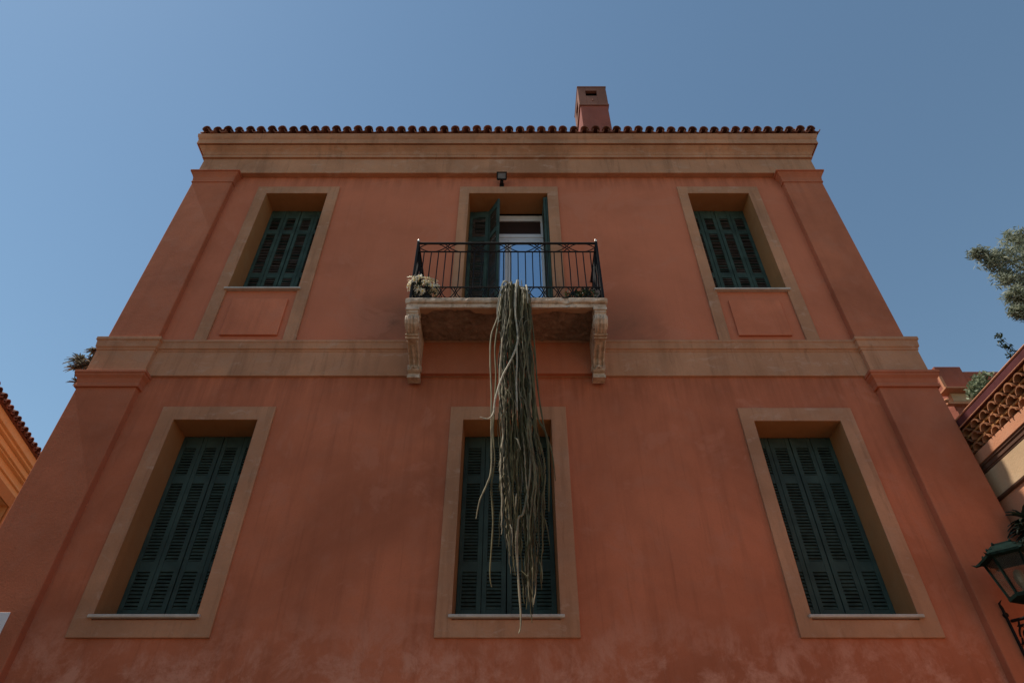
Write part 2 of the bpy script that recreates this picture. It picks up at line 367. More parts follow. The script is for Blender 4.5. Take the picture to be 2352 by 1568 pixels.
# roof
ez, er, pitch = 12.715, 0.34, 0.33
roof_m = MB()
rx0, rx1, ry0, ry1 = X0 - er + .08, X1 + er - .02, -er + .02, YB + er
hw = (ry1 - ry0) / 2; rz = ez - 0.05
A = [(rx0, ry0, rz), (rx1, ry0, rz), (rx1, ry1, rz), (rx0, ry1, rz), (rx0 + hw, ry0 + hw, rz + hw * pitch), (rx1 - hw, ry0 + hw, rz + hw * pitch)]
roof_m.add(A, [(0, 1, 5, 4), (1, 2, 5), (2, 3, 4, 5), (3, 0, 4), (3, 2, 1, 0)])
roof = roof_m.build('roof', m_tile, house)
def tile_mesh(r0, r1, L, th=0.014, n=7, up=True, name='tile', mt=None):
    m = MB(); rs = []
    for y, r in ((0, r0), (L, r1)):
        outer = [(r * math.cos(math.pi * j / n), y, (1 if up else -1) * r * math.sin(math.pi * j / n)) for j in range(n + 1)]
        inner = [((r - th) * math.cos(math.pi * j / n), y, (1 if up else -1) * (r - th) * math.sin(math.pi * j / n)) for j in reversed(range(n + 1))]
        rs.append(outer + inner)
    m.rings(rs)
    me = m.mesh(name, mt or m_tile)
    return me
cover = tile_mesh(0.082, 0.068, 0.46); pan = tile_mesh(0.066, 0.08, 0.46, up=False)
NT = 57; step = (rx1 - rx0) / NT
slope = Matrix.Rotation(math.atan(pitch), 4, 'X')
rest = MB()
def rest_tile(me, M):
    rest.add([M @ v.co for v in me.vertices], [tuple(p.vertices) for p in me.polygons])
rnd = random.Random(3)
for i in range(NT):
    x = rx0 + (i + 0.5) * step
    hump = 0.035 * math.exp(-((x + 0.85) / 0.45) ** 2) + 0.012 * math.sin(x * 1.3)
    for me, dz, dx in ((cover, 0.045, 0), (pan, 0.062, step / 2)):
        y = ry0 - 0.045 + rnd.uniform(-0.012, 0.012)
        o = link('tile', me, roof)
        o.location = (x + dx + rnd.uniform(-.006, .006), y, ez - 0.03 + dz - (0.02 if me is pan else 0) + hump * (1 if me is cover else .7) + rnd.uniform(-.005, .005))
        o.rotation_euler = (math.atan(pitch) + rnd.uniform(-.03, .03), rnd.uniform(-.05, .05), rnd.uniform(-.03, .03))
        for k in range(1, 12):
            yy = y + k * 0.40
            if yy - ry0 > min(x - rx0, rx1 - x): break
            M = Matrix.Translation((x + dx, yy, ez - 0.03 + dz + (yy - ry0) * pitch)) @ slope
            rest_tile(me, M)
for side in (-1, 1):
    for i in range(44):
        y = ry0 + 0.1 + i * step
        for me, dz, dd in ((cover, 0.045, 0), (pan, 0.045, step / 2)):
            for k in range(0, 4):
                d = k * 0.40 - .04
                if d > y - ry0 and k: break
                xx = rx0 + d if side < 0 else rx1 - d
                M = Matrix.Translation((xx, y + dd, ez - 0.03 + dz + d * pitch)) @ Matrix.Rotation(R(-90) if side < 0 else R(90), 4, 'Z') @ slope
                rest_tile(me, M)
ro = rest.build('tile', m_tile, roof); ro['kind'] = 'stuff'
# hip end tiles turned up at the two front corners
for sx, xx in ((1, rx0), (-1, rx1)):
    o = link('hip_tile', tile_mesh(0.10, 0.085, 0.55), roof)
    o.location = (xx + sx * 0.05, ry0 + 0.02, ez + 0.02); o.rotation_euler = (math.atan(pitch * .7), 0, R(-45 * sx))
# chimney
ch = MB()
cx0, cx1, cy0, cy1 = 1.60, 2.24, 0.8, 1.55
ch.box(cx0, cx1, cy0, cy1, 12.6, 15.72)
cho = ch.build('chimney', plaster('dark_red_chimney_plaster', (0.30, 0.095, 0.07), streak=0.5), house, 0.01)
cc = MB()
e = 0.018
a, b, c_, d = cx0 - e, cx1 + e, cy0 - e, cy1 + e
z0, z1 = 15.72, 16.52; hx0, hx1, hz0, hz1 = 1.76, 2.03, 16.13, 16.37
for (p, q, r, t) in ((a, hx0, z0, z1), (hx1, b, z0, z1), (hx0, hx1, z0, hz0), (hx0, hx1, hz1, z1)):
    cc.box(p, q, c_, c_ + 0.08, r, t)
cc.box(a, a + .08, c_ + .08, d, z0, 15.95); cc.box(a, a + .08, c_ + .08, d, 16.35, z1); cc.box(a, a + .08, c_ + .08, c_ + .22, 15.95, 16.35); cc.box(a, a + .08, d - .22, d, 15.95, 16.35)
cc.box(b - .08, b, c_ + .08, d, z0, z1); cc.box(a + .08, b - .08, d - .08, d, z0, z1)
cc.box(a - .012, b + .012, c_ - .012, d + .012, z1, z1 + 0.045)
cc.box(a - .012, b + .012, c_ - .012, d + .012, z0 - .03, z0 + .012)
cc.box(1.89, 1.91, c_ - .03, c_ - .002, 15.88, 15.95)
cc.build('chimney_cap', plaster('sooty_red_plaster', (0.24, 0.11, 0.08), streak=0.6), cho, 0.006)
cb = MB(); cb.box(a + .1, b - .1, c_ + .1, d - .1, 15.75, z1 - .02); cb.build('flue', m_dark, cho)

# window surrounds ---------------------------------------------------------
def surround(key, o4, apron=None, open_bottom=False):
    x0, x1, z0, z1 = OP[key]; ox0, ox1, oz0, oz1 = o4
    m = MB(); f = -0.032
    if open_bottom or apron:
        U = [(ox0, oz0), (ox0, oz1), (ox1, oz1), (ox1, oz0), (x1, oz0), (x1, z1), (x0, z1), (x0, oz0)]
        n = len(U)
        m.add([(x, f, z) for x, z in U] + [(x, .02, z) for x, z in U], [(0, 1, 6, 7), (1, 2, 5, 6), (2, 3, 4, 5)] + [(i, i + n, (i + 1) % n + n, (i + 1) % n) for i in range(n)])
    else:
        def rr(a0, a1, c0, c1, y): return [(a0, y, c0), (a1, y, c0), (a1, y, c1), (a0, y, c1)]
        m.rings([rr(ox0, ox1, oz0, oz1, .02), rr(ox0, ox1, oz0, oz1, f), rr(x0, x1, z0 - .045, z1, f), rr(x0, x1, z0 - .045, z1, .02)], cap=False)
    wo_ = m.build('window_surround' if key != 'UC' else 'door_surround', m_trim, house, 0.006)
    rv = MB(); t = 0.002
    rv.quad((x0 + t, f + .004, z0), (x0 + t, RD, z0), (x0 + t, RD, z1), (x0 + t, f + .004, z1)); rv.quad((x1 - t, RD, z0), (x1 - t, f + .004, z0), (x1 - t, f + .004, z1), (x1 - t, RD, z1))
    rv.quad((x0, f + .004, z1 - t), (x0, RD, z1 - t), (x1, RD, z1 - t), (x1, f + .004, z1 - t)); rv.quad((x0, f, z0), (x1, f, z0), (x1, RD, z0), (x0, RD, z0))
    rv.build('reveal', m_reveal, wo_)
    if key != 'UC':
        sl_ = MB(); sl_.box(x0 - 0.035, x1 + 0.045, -0.070, RD - .02, z0 - 0.030, z0 + 0.004)
        sl_.build('sill', m_sill, wo_, 0.008)
    if apron:
        ax0, ax1, az0, az1 = apron
        pm = MB(); pm.box(ax0, ax1, -0.035, 0.01, az0, az1); pm.build('panel', m_panel, wo_, 0.006)
        # shallow fascia under the sill
    return wo_
surround('LL', (-4.575, -3.095, 3.665, 6.54)); surround('LC', (-0.80, 0.705, 3.665, 6.54)); surround('LR', (2.955, 4.435, 3.665, 6.52))
surround('UL', (-4.565, -3.10, 7.70, 11.37), apron=(-4.225, -3.39, 7.80, 8.53)); surround('UR', (2.97, 4.415, 7.70, 11.37), apron=(3.27, 4.04, 7.79, 8.50))
surround('UC', (-0.935, 0.82, 7.70, 11.37), open_bottom=True)

# shutters -----------------------------------------------------------------
slats = []     # (matrix, width, shutter object, old)
ST = 0.056; TH = 0.036
def shutter(width, z0, z1, panels, M, warp=0.0):
    m = MB(); ww = width - 0.004
    m.box(0.002, ST, 0, TH, z0, z1); m.box(ww - ST, ww, 0, TH, z0, z1)
    zz = [z0] + [q for p in panels for q in p] + [z1]
    for i in range(0, len(zz), 2): m.box(ST, ww - ST, 0.003, TH - .003, zz[i], zz[i + 1])
    o = m.build('shutter', m_green if z0 < 7 else m_green_up, house, 0.003)
    o.matrix_world = M
    for k, (a, b) in enumerate(panels):
        n = max(2, round((b - a) / 0.0405)); p = (b - a) / n
        for j in range(n):
            slats.append((Matrix.Translation((ww / 2, TH / 2, a + p * (j + 0.5))) @ Matrix.Rotation(R(57 + rnd.uniform(-6, 6)), 4, 'X') @ Matrix.Rotation(rnd.uniform(-.015, .015), 4, 'Y'), ww - 2 * ST, o, M))
def window_shutters(key, panels, yy=0.355, nleaf=4):
    x0, x1, z0, z1 = OP[key]; W_ = (x1 - x0 - 0.012) / nleaf
    for i in range(nleaf):
        gap = 0.006 if i >= nleaf / 2 else 0
        M = Matrix.Translation((x0 + 0.004 + W_ * i + gap, yy + rnd.uniform(-.004, .004), 0))
        shutter(W_, z0 + 0.015, z1 - 0.012, panels, M)
    fm = MB(); fm.box(x0 + .002, x1 - .002, yy + .045, yy + .07, z1 - .05, z1 - .004); fm.build('shutter_frame', m_green, house)
lowp = [(4.075, 4.50), (4.62, 5.63), (5.745, 6.15)]
for k in ('LL', 'LC', 'LR'): window_shutters(k, lowp)
for k in ('UL', 'UR'): window_shutters(k, [(8.86, 9.40), (9.52, 10.52), (10.63, 10.95)])
# door: folding leaves
dz0, dz1 = 7.78, 11.12
dp = [(7.95, 8.45), (8.57, 10.3), (10.42, 10.95)]
LW = 0.345
def leaf(px, py, ang): shutter(LW, dz0, dz1, dp, Matrix.Translation((px, py, 0)) @ Matrix.Rotation(ang, 4, 'Z'))
leaf(-0.76, 0.345, R(-3)); 
leaf(-0.425, 0.33, R(-58))
leaf(0.545, 0.36, R(-88)); leaf(0.592, 0.35, R(-89))
# slat objects: the 300 nearest the camera singly, the rest joined
cpos = Vector((0, -7, 1.6))
def slat_mesh(wd, old=False):
    m = MB(); m.box(-wd / 2, wd / 2, -0.0215, 0.0215, -0.004, 0.004); return m
slats.sort(key=lambda s: ((s[3] @ s[0]).translation - cpos).length)
cache = {}
for (lm, wd, par, M) in slats[:300]:
    key = round(wd, 4)
    if key not in cache: cache[key] = slat_mesh(wd).mesh('slat', m_slat)
    o = link('slat', cache[key], par); o.matrix_local = lm
rs_ = MB()
for (lm, wd, par, M) in slats[300:]:
    s1 = slat_mesh(wd); up_ = (M @ lm).translation.z > 8
    rs_.add([M @ lm @ Vector(v) for v in s1.v], s1.f, 1 if up_ and rnd.random() < 0.75 else 0)
o = rs_.build('slat', [m_slat, m_slat_old], house); o['kind'] = 'stuff'

# balcony door ---------------------------------------------------------------
x0, x1, z0, z1 = OP['UC']
dy = 0.43
df = MB(); df.box(x0, x0 + .05, dy, dy + .06, z0, z1); df.box(x1 - .07, x1 - .02, dy, dy + .06, z0, z1)
df.box(x0 + .05, x1 - .07, dy, dy + .06, 11.02, 11.12); df.box(x0 + .05, x1 - .07, dy, dy + .06, 10.44, 10.50)
df.build('door_frame', m_white, house, 0.006)
tf = MB(); ta, tb = x0 + .05, x1 - .07
tf.box(ta, ta + .05, dy - .012, dy + .05, 10.50, 11.02); tf.box(tb - .045, tb, dy - .012, dy + .05, 10.50, 11.02)
tf.box(ta + .05, tb - .045, dy - .012, dy + .05, 10.50, 10.59); tf.box(ta + .05, tb - .045, dy - .012, dy + .05, 10.96, 11.02)
tfo = tf.build('transom_window', m_white, house, 0.006)
p = MB(); p.box(ta + .05, tb - .045, dy + .01, dy + .02, 10.59, 10.96); p.build('pane', m_glass_dark, tfo)
mid = -0.07
for a, b in ((ta, mid), (mid + .006, tb)):
    l = MB(); s1 = 0.07; s2 = 0.055
    l.box(a, a + s2, dy - .015, dy + .045, 7.79, 10.42); l.box(b - s2, b, dy - .015, dy + .045, 7.79, 10.42)
    l.box(a + s2, b - s2, dy - .015, dy + .045, 7.79, 7.93); l.box(a + s2, b - s2, dy - .015, dy + .045, 10.35, 10.42)
    lo = l.build('door_leaf', m_white, house, 0.006)
    p = MB(); p.box(a + s2, b - s2, dy + .012, dy + .022, 7.93, 10.35); p.build('pane', m_glass, lo)
    if a > -0.2:
        h = MB(); h.box(a + .02, a + .035, dy - .05, dy - .014, 8.85, 8.87); h.box(a + .02, a + .12, dy - .055, dy - .043, 8.85, 8.87); h.build('handle', m_brass, lo)

# balcony --------------------------------------------------------------------
bx0, bx1 = -1.42, 1.27; by = -0.82; bz0, bz1 = 7.60, 7.755
bm = MB()
# moulded edge around three sides
prof = [(-0.045, bz0), (-0.02, bz0 + .006), (-0.012, bz0 + .055), (-0.03, bz0 + .065), (-0.03, bz0 + .075), (0.0, bz0 + .082), (0.012, bz0 + .10), (0.012, bz1 - .012), (0.004, bz1)]
def u_ring(p, z): return [(bx0 - p, 0.0, z), (bx0 - p, by - p, z), (bx1 + p, by - p, z), (bx1 + p, 0.0, z)]
# subdivide front edge for worn irregularity
NX = 70
rings = []
for (p, z) in prof:
    row = [(bx0 - p, 0, z)] + [(bx0 - p, by * k / 6 - p * (k / 6), z) for k in range(1, 6)]
    for i in range(NX + 1):
        x = bx0 - p + (bx1 - bx0 + 2 * p) * i / NX
        nn = noise.noise(Vector((x * 9, z * 30, 3))) * 0.008 + noise.noise(Vector((x * 3, z * 12, 7))) * 0.008
        chip = max(0, noise.noise(Vector((x * 7, z * 5, 21))) - 0.28) * 0.09
        row.append((x, by - p + nn + chip, z + nn * 0.5))
    row += [(bx1 + p, by * k / 6 - p * (k / 6), z) for k in range(5, 0, -1)] + [(bx1 + p, 0, z)]
    rings.append(row)
bm.rings(rings, close=False, cap=False)
bm.add([rings[-1][0], rings[-1][6], rings[-1][6 + NX], rings[-1][-1]], [(0, 1, 2, 3)])
balc = bm.build('balcony', m_stone, house)
# underside, rough, with a broken plaster lip hanging below the front edge
sf = MB(); nx, ny = 130, 44
sx0, sx1 = bx0 + .03, bx1 - .03
grid = []
for j in range(ny + 1):
    for i in range(nx + 1):
        x = sx0 + (sx1 - sx0) * i / nx; y = -0.79 + 0.79 * j / ny
        lip = -0.74 + 0.17 * max(0, noise.noise(Vector((x * 1.9, 0, 5))) + 0.2) + 0.03 * noise.noise(Vector((x * 11, 1, 5)))
        h = 0.022 * noise.noise(Vector((x * 13, y * 13, 1))) + 0.014 * noise.noise(Vector((x * 37, y * 37, 2))) + 0.006 * noise.noise(Vector((x * 80, y * 80, 2)))
        k = min(1, max(0, (y - lip) / 0.02))
        z = bz0 + 0.002 + k * (0.040 + h)
        grid.append((x, y, z))
W1 = nx + 1
sf.add(grid, [(j * W1 + i, (j + 1) * W1 + i, (j + 1) * W1 + i + 1, j * W1 + i + 1) for j in range(ny) for i in range(nx)])
for k in range(len(sf.f)):
    zc = sum(sf.v[q][2] for q in sf.f[k]) / 4
    sf.m[k] = 1 if zc < bz0 + 0.004 else 0
sf.build('soffit', [m_soffit, plaster('worn_edge_plaster', (0.42, 0.24, 0.14), streak=0.5)], balc, smooth=True)
rb = MB(); rb.box(sx0, sx1, -.05, 0.0, bz0 - .02, bz0 + .05); rb.build('wall_ledge', m_soffit, balc, 0.01)
pb = MB(); pb.box(bx0 + .17, bx1 - .17, -.09, -.03, 7.046, 7.60); pb.build('wall_band', m_red2, balc, .004)
# scroll brackets
def bracket(xc):
    root_m = MB(); hw_ = 0.078
    side = [(-0.80, 7.595), (-0.80, 7.50), (-0.785, 7.485), (-0.775, 7.44), (-0.79, 7.41), (-0.785, 7.36), (-0.75, 7.30), (-0.69, 7.25), (-0.63, 7.222), (-0.60, 7.215),
            (-0.595, 7.19), (-0.56, 7.175), (-0.53, 7.18), (-0.52, 7.165), (-0.46, 7.14), (-0.36, 7.10), (-0.27, 7.05), (-0.21, 6.985), (-0.195, 6.93), (-0.21, 6.885), (-0.18, 6.86), (-0.15, 6.855), (-0.15, 6.80), (-0.13, 6.76), (-0.05, 6.75)]
    side = [(y, 7.595 - (7.595 - z) * 0.80) for y, z in side]
    L = [(xc - hw_, y, z) for y, z in side] + [(xc - hw_, -0.04, 7.2), (xc - hw_, -0.04, 7.595)]
    n = len(L)
    Rr = [(xc + hw_, y, z) for _, y, z in L]
    root_m.add(L + Rr, [tuple(range(n)), tuple(reversed(range(n, 2 * n)))] + [(i, i + n, (i + 1) % n + n, (i + 1) % n) for i in range(n)])
    o = root_m.build('bracket', m_stone, balc, 0.006)
    d = MB()
    d.box(xc - hw_ - .012, xc + hw_ + .012, -0.815, -0.62, 7.555, 7.597)
    for i in range(3): d.tube([(xc - .045 + .045 * i, y - .004, z) for y, z in side[3:9]], 0.014, 6)
    for zz, yy in ((7.282, -.612), (7.258, -.575)): d.tube([(xc - hw_ - .012, yy, zz), (xc + hw_ + .012, yy, zz)], 0.014, 8)
    for sx in (-1, 1):
        d.tube([(xc + sx * .062, y - .006, z - .006) for y, z in side[13:19]], 0.014, 6)
        # side volutes
        for (vy, vz, vr) in ((-0.66, 7.44, 0.10), (-0.13, 7.09, 0.05)):
            pts = []
            for k in range(26):
                a_ = k / 25 * math.pi * 3.4; r_ = vr * (1 - k / 30)
                pts.append((xc + sx * (hw_ + .004), vy + r_ * math.cos(a_ + 2.5), vz + r_ * math.sin(a_ + 2.5)))
            d.tube(pts, 0.012, 5)
    d.tube([(xc, y - .012, z - .012) for y, z in side[14:19]], 0.018, 6)
    for k in range(5): d.lathe([(0.004, -.02), (0.017, -.01), (0.02, 0), (0.014, .012), (0.003, .018)], (xc - .03 + .015 * k, -0.205 - .012 * (k % 2), 7.05 + .012 * (k % 3)), 7)
    d.box(xc - hw_ - .006, xc + hw_ + .006, -0.175, -0.04, 6.912, 6.955)
    d.build('carving', m_stone, o, smooth=False)
# the carving is a sub-part of the balcony's bracket; keep three levels: house > balcony > bracket, carving joined
def bracket_joined(xc):
    bracket(xc)
    car = [c for c in bpy.data.objects if c.name.startswith('carving') and c.parent and c.parent.name.startswith('bracket')]
    for c in car: c.parent = balc
bracket_joined(bx0 + 0.10); bracket_joined(bx1 - 0.10)

# railing --------------------------------------------------------------------
ry = -0.775; ra, rb_ = -1.375, 1.235
zb, z1r, z2r, zt = 7.80, 8.01, 8.745, 8.93
def arcs(m, f, L, z_lo, z_hi, count, r=0.0055):
    pitch_ = L / count
    for i in range(count):
        c = (i + .5) * pitch_
        hw2 = pitch_ * 0.62
        for s in (1, -1):
            pts = []
            for k in range(13):
                u = -1 + 2 * k / 12
                x = c + u * hw2
                if x < 0 or x > L: continue
                zc, hh = (z_lo + z_hi) / 2, (z_hi - z_lo) / 2
                pts.append(f(x, zc + s * (hh - 2 * hh * u * u)))
            if len(pts) > 2: m.tube(pts, r, 5)
def rail_set(parent, f, L, nb, nl, nl2):
    m = MB(); arcs(m, f, L, z2r, zt, nl, 0.0075); m.build('scrollwork', m_iron, parent)
    m = MB(); arcs(m, f, L, zb, z1r, nl2, 0.0075); m.build('scrollwork', m_iron, parent)
    for i in range(1, nb):
        x = L * i / nb
        m = MB(); m.tube([f(x, z1r), f(x + rnd.uniform(-.003, .003), (z1r + z2r) / 2), f(x, z2r)], 0.0085, 6); m.build('baluster', m_iron, parent)
def urail(z, r, flat=0):
    m = MB(); m.tube([(ra, 0, z), (ra, ry + .001, z), (ra + .001, ry, z), (rb_ - .001, ry, z), (rb_, ry + .001, z), (rb_, 0, z)], r, 6); return m
rail = urail(zb, 0.011).build('railing', m_iron, house)
for z, r in ((zt, 0.019), (z2r, 0.0115), (z1r, 0.0115)): urail(z, r).build('rail', m_iron, rail)
for x in (ra, rb_):
    p = MB(); p.box(x - .017, x + .017, ry - .017, ry + .017, bz1 - .02, zt + .03); p.build('post', m_iron, rail, .002)
    k1 = MB(); k1.lathe([(0.02, -.002), (.012, .006), (0.006, .01), (0.017, .018), (0.022, .03), (0.017, .044), (0.004, .052)], (x, ry, zt + .03), 8); k1.build('knob', m_brass, rail, smooth=True)
rail_set(rail, lambda s, z: (ra + s, ry, z), rb_ - ra, 25, 6, 13)
for x in (ra, rb_):
    rail_set(rail, (lambda X: (lambda s, z: (X, ry + s, z)))(x), 0.74, 8, 2, 4)
    sg = 1 if x < 0 else -1
    for q in (0.03, 0.065, 0.10):
        st_ = MB(); st_.tube([(x + sg * .004, ry + .006, zt - .02), (x + sg * q * .6, ry + .03, 8.5), (x + sg * q, ry + .05, z1r)], 0.009, 5)
        st_.build('stay', m_iron, rail)

# ------------------------------------------------------------------ hanging cactus
pot = empty('hanging_cactus', (0.06, -0.63, 7.755))
tag(pot, 'long stringy cactus hanging from its pot on the balcony down over the middle window', 'cactus')
pm = MB(); pm.lathe([(0.10, 0), (0.12, 0.01), (0.155, 0.20), (0.165, 0.205), (0.165, 0.24), (0.15, 0.24), (0.145, 0.2), (0.0, 0.19)], n=16)
pm.build('pot', m_clay, pot, smooth=False)
rc = random.Random(11)
base = Vector((0.06, -0.63, 7.755))
# half width of the curtain by height
def xr(z):
    T = [(8.1, -0.09, 0.15), (7.7, -0.14, 0.20), (7.2, -0.165, 0.22), (6.6, -0.16, 0.225), (6.0, -0.155, 0.24), (5.5, -0.145, 0.26), (4.9, -0.14, 0.31), (4.4, -0.13, 0.30), (4.1, -0.11, 0.29), (3.7, -0.04, 0.26), (3.3, 0.02, 0.22)]
    for (za, a, b), (zc, c, d) in zip(T, T[1:]):
        if z >= zc:
            t = min(1, max(0, (za - z) / (za - zc))); return a + (c - a) * t, b + (d - b) * t
    return T[-1][1:]
def stem(u, zend, yoff, rad, seed, wob=0.035, mt=m_cactus, top=None, hook=None, ztop=None):
    pts = []; rr = []
    x0_, x1_ = xr(8.1); xt = x0_ + (x1_ - x0_) * u
    zt_ = ztop or (8.06 - 0.12 * abs(u - .45) + rc.uniform(-.06, .02))
    root = Vector((0.06 + (u - .5) * .18, -0.63 + rc.uniform(-.06, .06), 7.97))
    pts += [root, Vector((root.x * .6 + xt * .4, -0.70 + rc.uniform(-.03, .03), zt_ - .01)), Vector((xt, -0.80 + yoff * .4, zt_ - .02)), Vector((xt, -0.87 + yoff * .8, zt_ - .12))]
    z = zt_ - .22
    ph = rc.uniform(0, 20)
    while z > zend:
        a, b = xr(z)
        uu = u + 0.22 * noise.noise(Vector((ph, z * 0.45, seed))) + 0.10 * noise.noise(Vector((ph, z * 1.7, seed + 9)))
        x = a + (b - a) * uu + wob * noise.noise(Vector((seed, z * 1.9, ph)))
        y = -0.90 + yoff + 0.05 * noise.noise(Vector((z * 1.1, ph, seed + 3)))
        pts.append(Vector((x + rc.uniform(-.005, .005), y, z))); z -= 0.05
    if hook: pts += [pts[-1] + Vector(h) for h in hook]
    n = len(pts); rr = [rad * (0.78 + 0.30 * (i % 2)) * (0.8 + 0.35 * noise.noise(Vector((i * .5, seed, 2)))) * (1 - 0.55 * max(0, (i - n * .8) / (n * .2))) for i in range(n)]
    rr[-1] = rad * .25
    m = MB(); m.tube([p - base for p in pts], rr, 8, star=0.28)
    return m.build('stem', mt, pot)
for i in range(92):
    u = rc.random(); zend = rc.choice([rc.uniform(6.2, 7.0), rc.uniform(4.6, 6.2), rc.uniform(3.95, 4.9), rc.uniform(3.85, 4.6), rc.uniform(3.9, 4.2)]) - (.12 if u > .45 else 0)
    if 0.5 < u < 0.85 and rc.random() < 0.3: zend = rc.uniform(3.5, 3.8)
    stem(u, zend, rc.uniform(-.09, .08), rc.choice([rc.uniform(0.008, 0.012), rc.uniform(0.010, 0.016)]), i)
# short side shoots and snapped ends
for i in range(60):
    z = rc.uniform(3.9, 7.3); a, b = xr(z); x = a + (b - a) * rc.uniform(-.02, 1.02); y = -.90 + rc.uniform(-.13, .02); L = rc.uniform(.12, .42); sx = rc.uniform(-.09, .09)
    pts = [Vector((x, y, z)), Vector((x + sx * .7, y - .02, z - L * .25)), Vector((x + sx, y - .025, z - L * .6)), Vector((x + sx * 1.05 + rc.uniform(-.02, .02), y - .02, z - L))]
    m = MB(); m.tube([p - base for p in pts], [.005, .008, .0065, .002], 7, star=.2); m.build('stem', m_cactus, pot)
# stray strands
def free(pts, rad, mt=m_cactus):
    P = [Vector(p) for p in pts]; out = []
    for i in range(len(P) - 1):
        p0, p1, p2, p3 = P[max(i - 1, 0)], P[i], P[i + 1], P[min(i + 2, len(P) - 1)]
        for k in range(5):
            t = k / 5
            out.append(0.5 * ((2 * p1) + (p2 - p0) * t + (2 * p0 - 5 * p1 + 4 * p2 - p3) * t * t + (3 * p1 - p0 - 3 * p2 + p3) * t ** 3))
    out.append(P[-1]); n = len(out)
    m = MB(); m.tube([p - base for p in out], [rad * (1 - .6 * max(0, (i / n - .75) / .25)) * (1 + .15 * math.sin(i * 2.1)) for i in range(n)], 8, star=0.3)
    m.build('stem', mt, pot)
free([(-.02, -.66, 7.97), (-.06, -.80, 8.07), (-.12, -.90, 7.98), (-.16, -.95, 7.72), (-.19, -.95, 7.4), (-.17, -.95, 7.2)], 0.0125, m_cactus_pale)
free([(.08, -.66, 7.97), (.08, -.86, 8.05), (.06, -.97, 7.85), (.04, -1.0, 7.5), (.045, -1.01, 7.2)], 0.016, m_cactus_pale)
free([(.045, -1.0, 7.24), (.07, -1.01, 6.95), (.055, -1.01, 6.75), (-.02, -1.02, 6.5), (-.12, -1.02, 6.25), (-.19, -1.02, 5.95), (-.21, -1.01, 5.75), (-.27, -1.01, 5.68), (-.36, -1.0, 5.71)], 0.0115, m_cactus_pale)
free([(.055, -1.01, 6.75), (.06, -1.01, 6.5), (.05, -1.0, 6.2), (.06, -1.0, 5.8)], 0.010, m_cactus_pale)
free([(.17, -.66, 7.97), (.19, -.84, 7.98), (.20, -.97, 7.75), (.205, -.98, 7.5)], 0.013, m_cactus_pale)
free([(-.12, -.86, 7.95), (-.19, -.92, 7.3), (-.26, -.92, 7.0), (-.265, -.92, 6.6), (-.24, -.92, 6.1), (-.23, -.92, 5.6), (-.22, -.93, 5.1), (-.265, -.94, 4.9), (-.33, -.95, 4.72), (-.36, -.95, 4.52)], 0.0105)
free([(-.1, -.86, 7.95), (-.165, -.93, 7.3), (-.21, -.93, 6.8), (-.19, -.94, 6.3), (-.21, -.93, 5.6), (-.185, -.93, 5.2), (-.215, -.93, 4.9), (-.19, -.92, 4.5), (-.21, -.92, 4.0), (-.19, -.92, 3.85)], 0.010)
free([(.2, -.86, 7.9), (.27, -.93, 7.0), (.30, -.93, 6.2), (.36, -.94, 5.6), (.43, -.94, 5.3), (.455, -.94, 4.95)], 0.0095)
free([(.17, -.86, 7.9), (.24, -.95, 6.6), (.28, -.95, 5.8), (.38, -.95, 5.5), (.39, -.95, 5.1), (.37, -.95, 4.6)], 0.012)
free([(.15, -.86, 7.9), (.2, -.95, 6.6), (.2, -.96, 5.2), (.12, -.97, 4.6), (.06, -.97, 4.5), (.05, -.97, 4.1), (.08, -.97, 3.55), (.06, -.97, 3.42)], 0.011)
free([(.16, -.66, 8.0), (.14, -.66, 8.15), (.135, -.67, 8.26)], 0.007)
free([(-.04, -.66, 8.0), (-.05, -.66, 8.12), (-.052, -.67, 8.22)], 0.006)

# ------------------------------------------------------------------ flower pots
def leaves(m, c, rad, n, size, rg, mi=0, aspect=2.4, squash=(1, 1, 1)):
    for _ in range(n):
        d = Vector((rg.gauss(0, 1), rg.gauss(0, 1), rg.gauss(0, 1))).normalized() * rad * rg.random() ** 0.45
        p = Vector(c) + Vector((d.x * squash[0], d.y * squash[1], d.z * squash[2]))
        a = Vector((rg.uniform(-1, 1), rg.uniform(-1, 1), rg.uniform(-.8, .8))).normalized(); b = a.cross(Vector((rg.uniform(-1, 1), rg.uniform(-1, 1), rg.uniform(-1, 1)))).normalized()
        L = size * rg.uniform(.6, 1.3); Wd = L / aspect
        m.add([p - a * L / 2, p + b * Wd / 2 + a * L * .05, p + a * L / 2, p - b * Wd / 2 + a * L * .05], [(0, 1, 2, 3)], mi)
fp = tag(empty('potted_flowers', (-1.22, -0.60, 7.755)), 'black pot of cream white flowers in the corner of the balcony', 'potted plant')
m = MB(); m.lathe([(0.085, 0), (0.12, 0.17), (0.13, 0.175), (0.13, 0.195), (0.0, 0.185)], n=14); m.build('pot', m_pot, fp)
rg = random.Random(5)
m = MB(); leaves(m, (0, -.05, .29), .17, 420, .055, rg, squash=(1.2, 1, .85))
for k in range(9): m.tube([(0, 0, .16), (rg.uniform(-.1, .1), rg.uniform(-.12, .02), .26)], .004, 4)
fo = m.build('foliage', m_leaf, fp); fo['kind'] = 'stuff'
bl = MB()
for k in range(6):
    a = k * math.pi / 3; ca, sa = math.cos(a), math.sin(a); cb_, sb = math.cos(a + .5), math.sin(a + .5); cd, sd = math.cos(a - .5), math.sin(a - .5)
    bl.add([(0, 0, 0), (.018 * cd, .018 * sd, .006), (.036 * ca, .036 * sa, .010), (.018 * cb_, .018 * sb, .006)], [(0, 1, 2, 3)])
bl.lathe([(0.008, 0), (0.009, .006), (.003, .010)], (0, 0, .002), 6, mi=1)
blm = bl.mesh('blossom', [m_petal, m_petal_c])
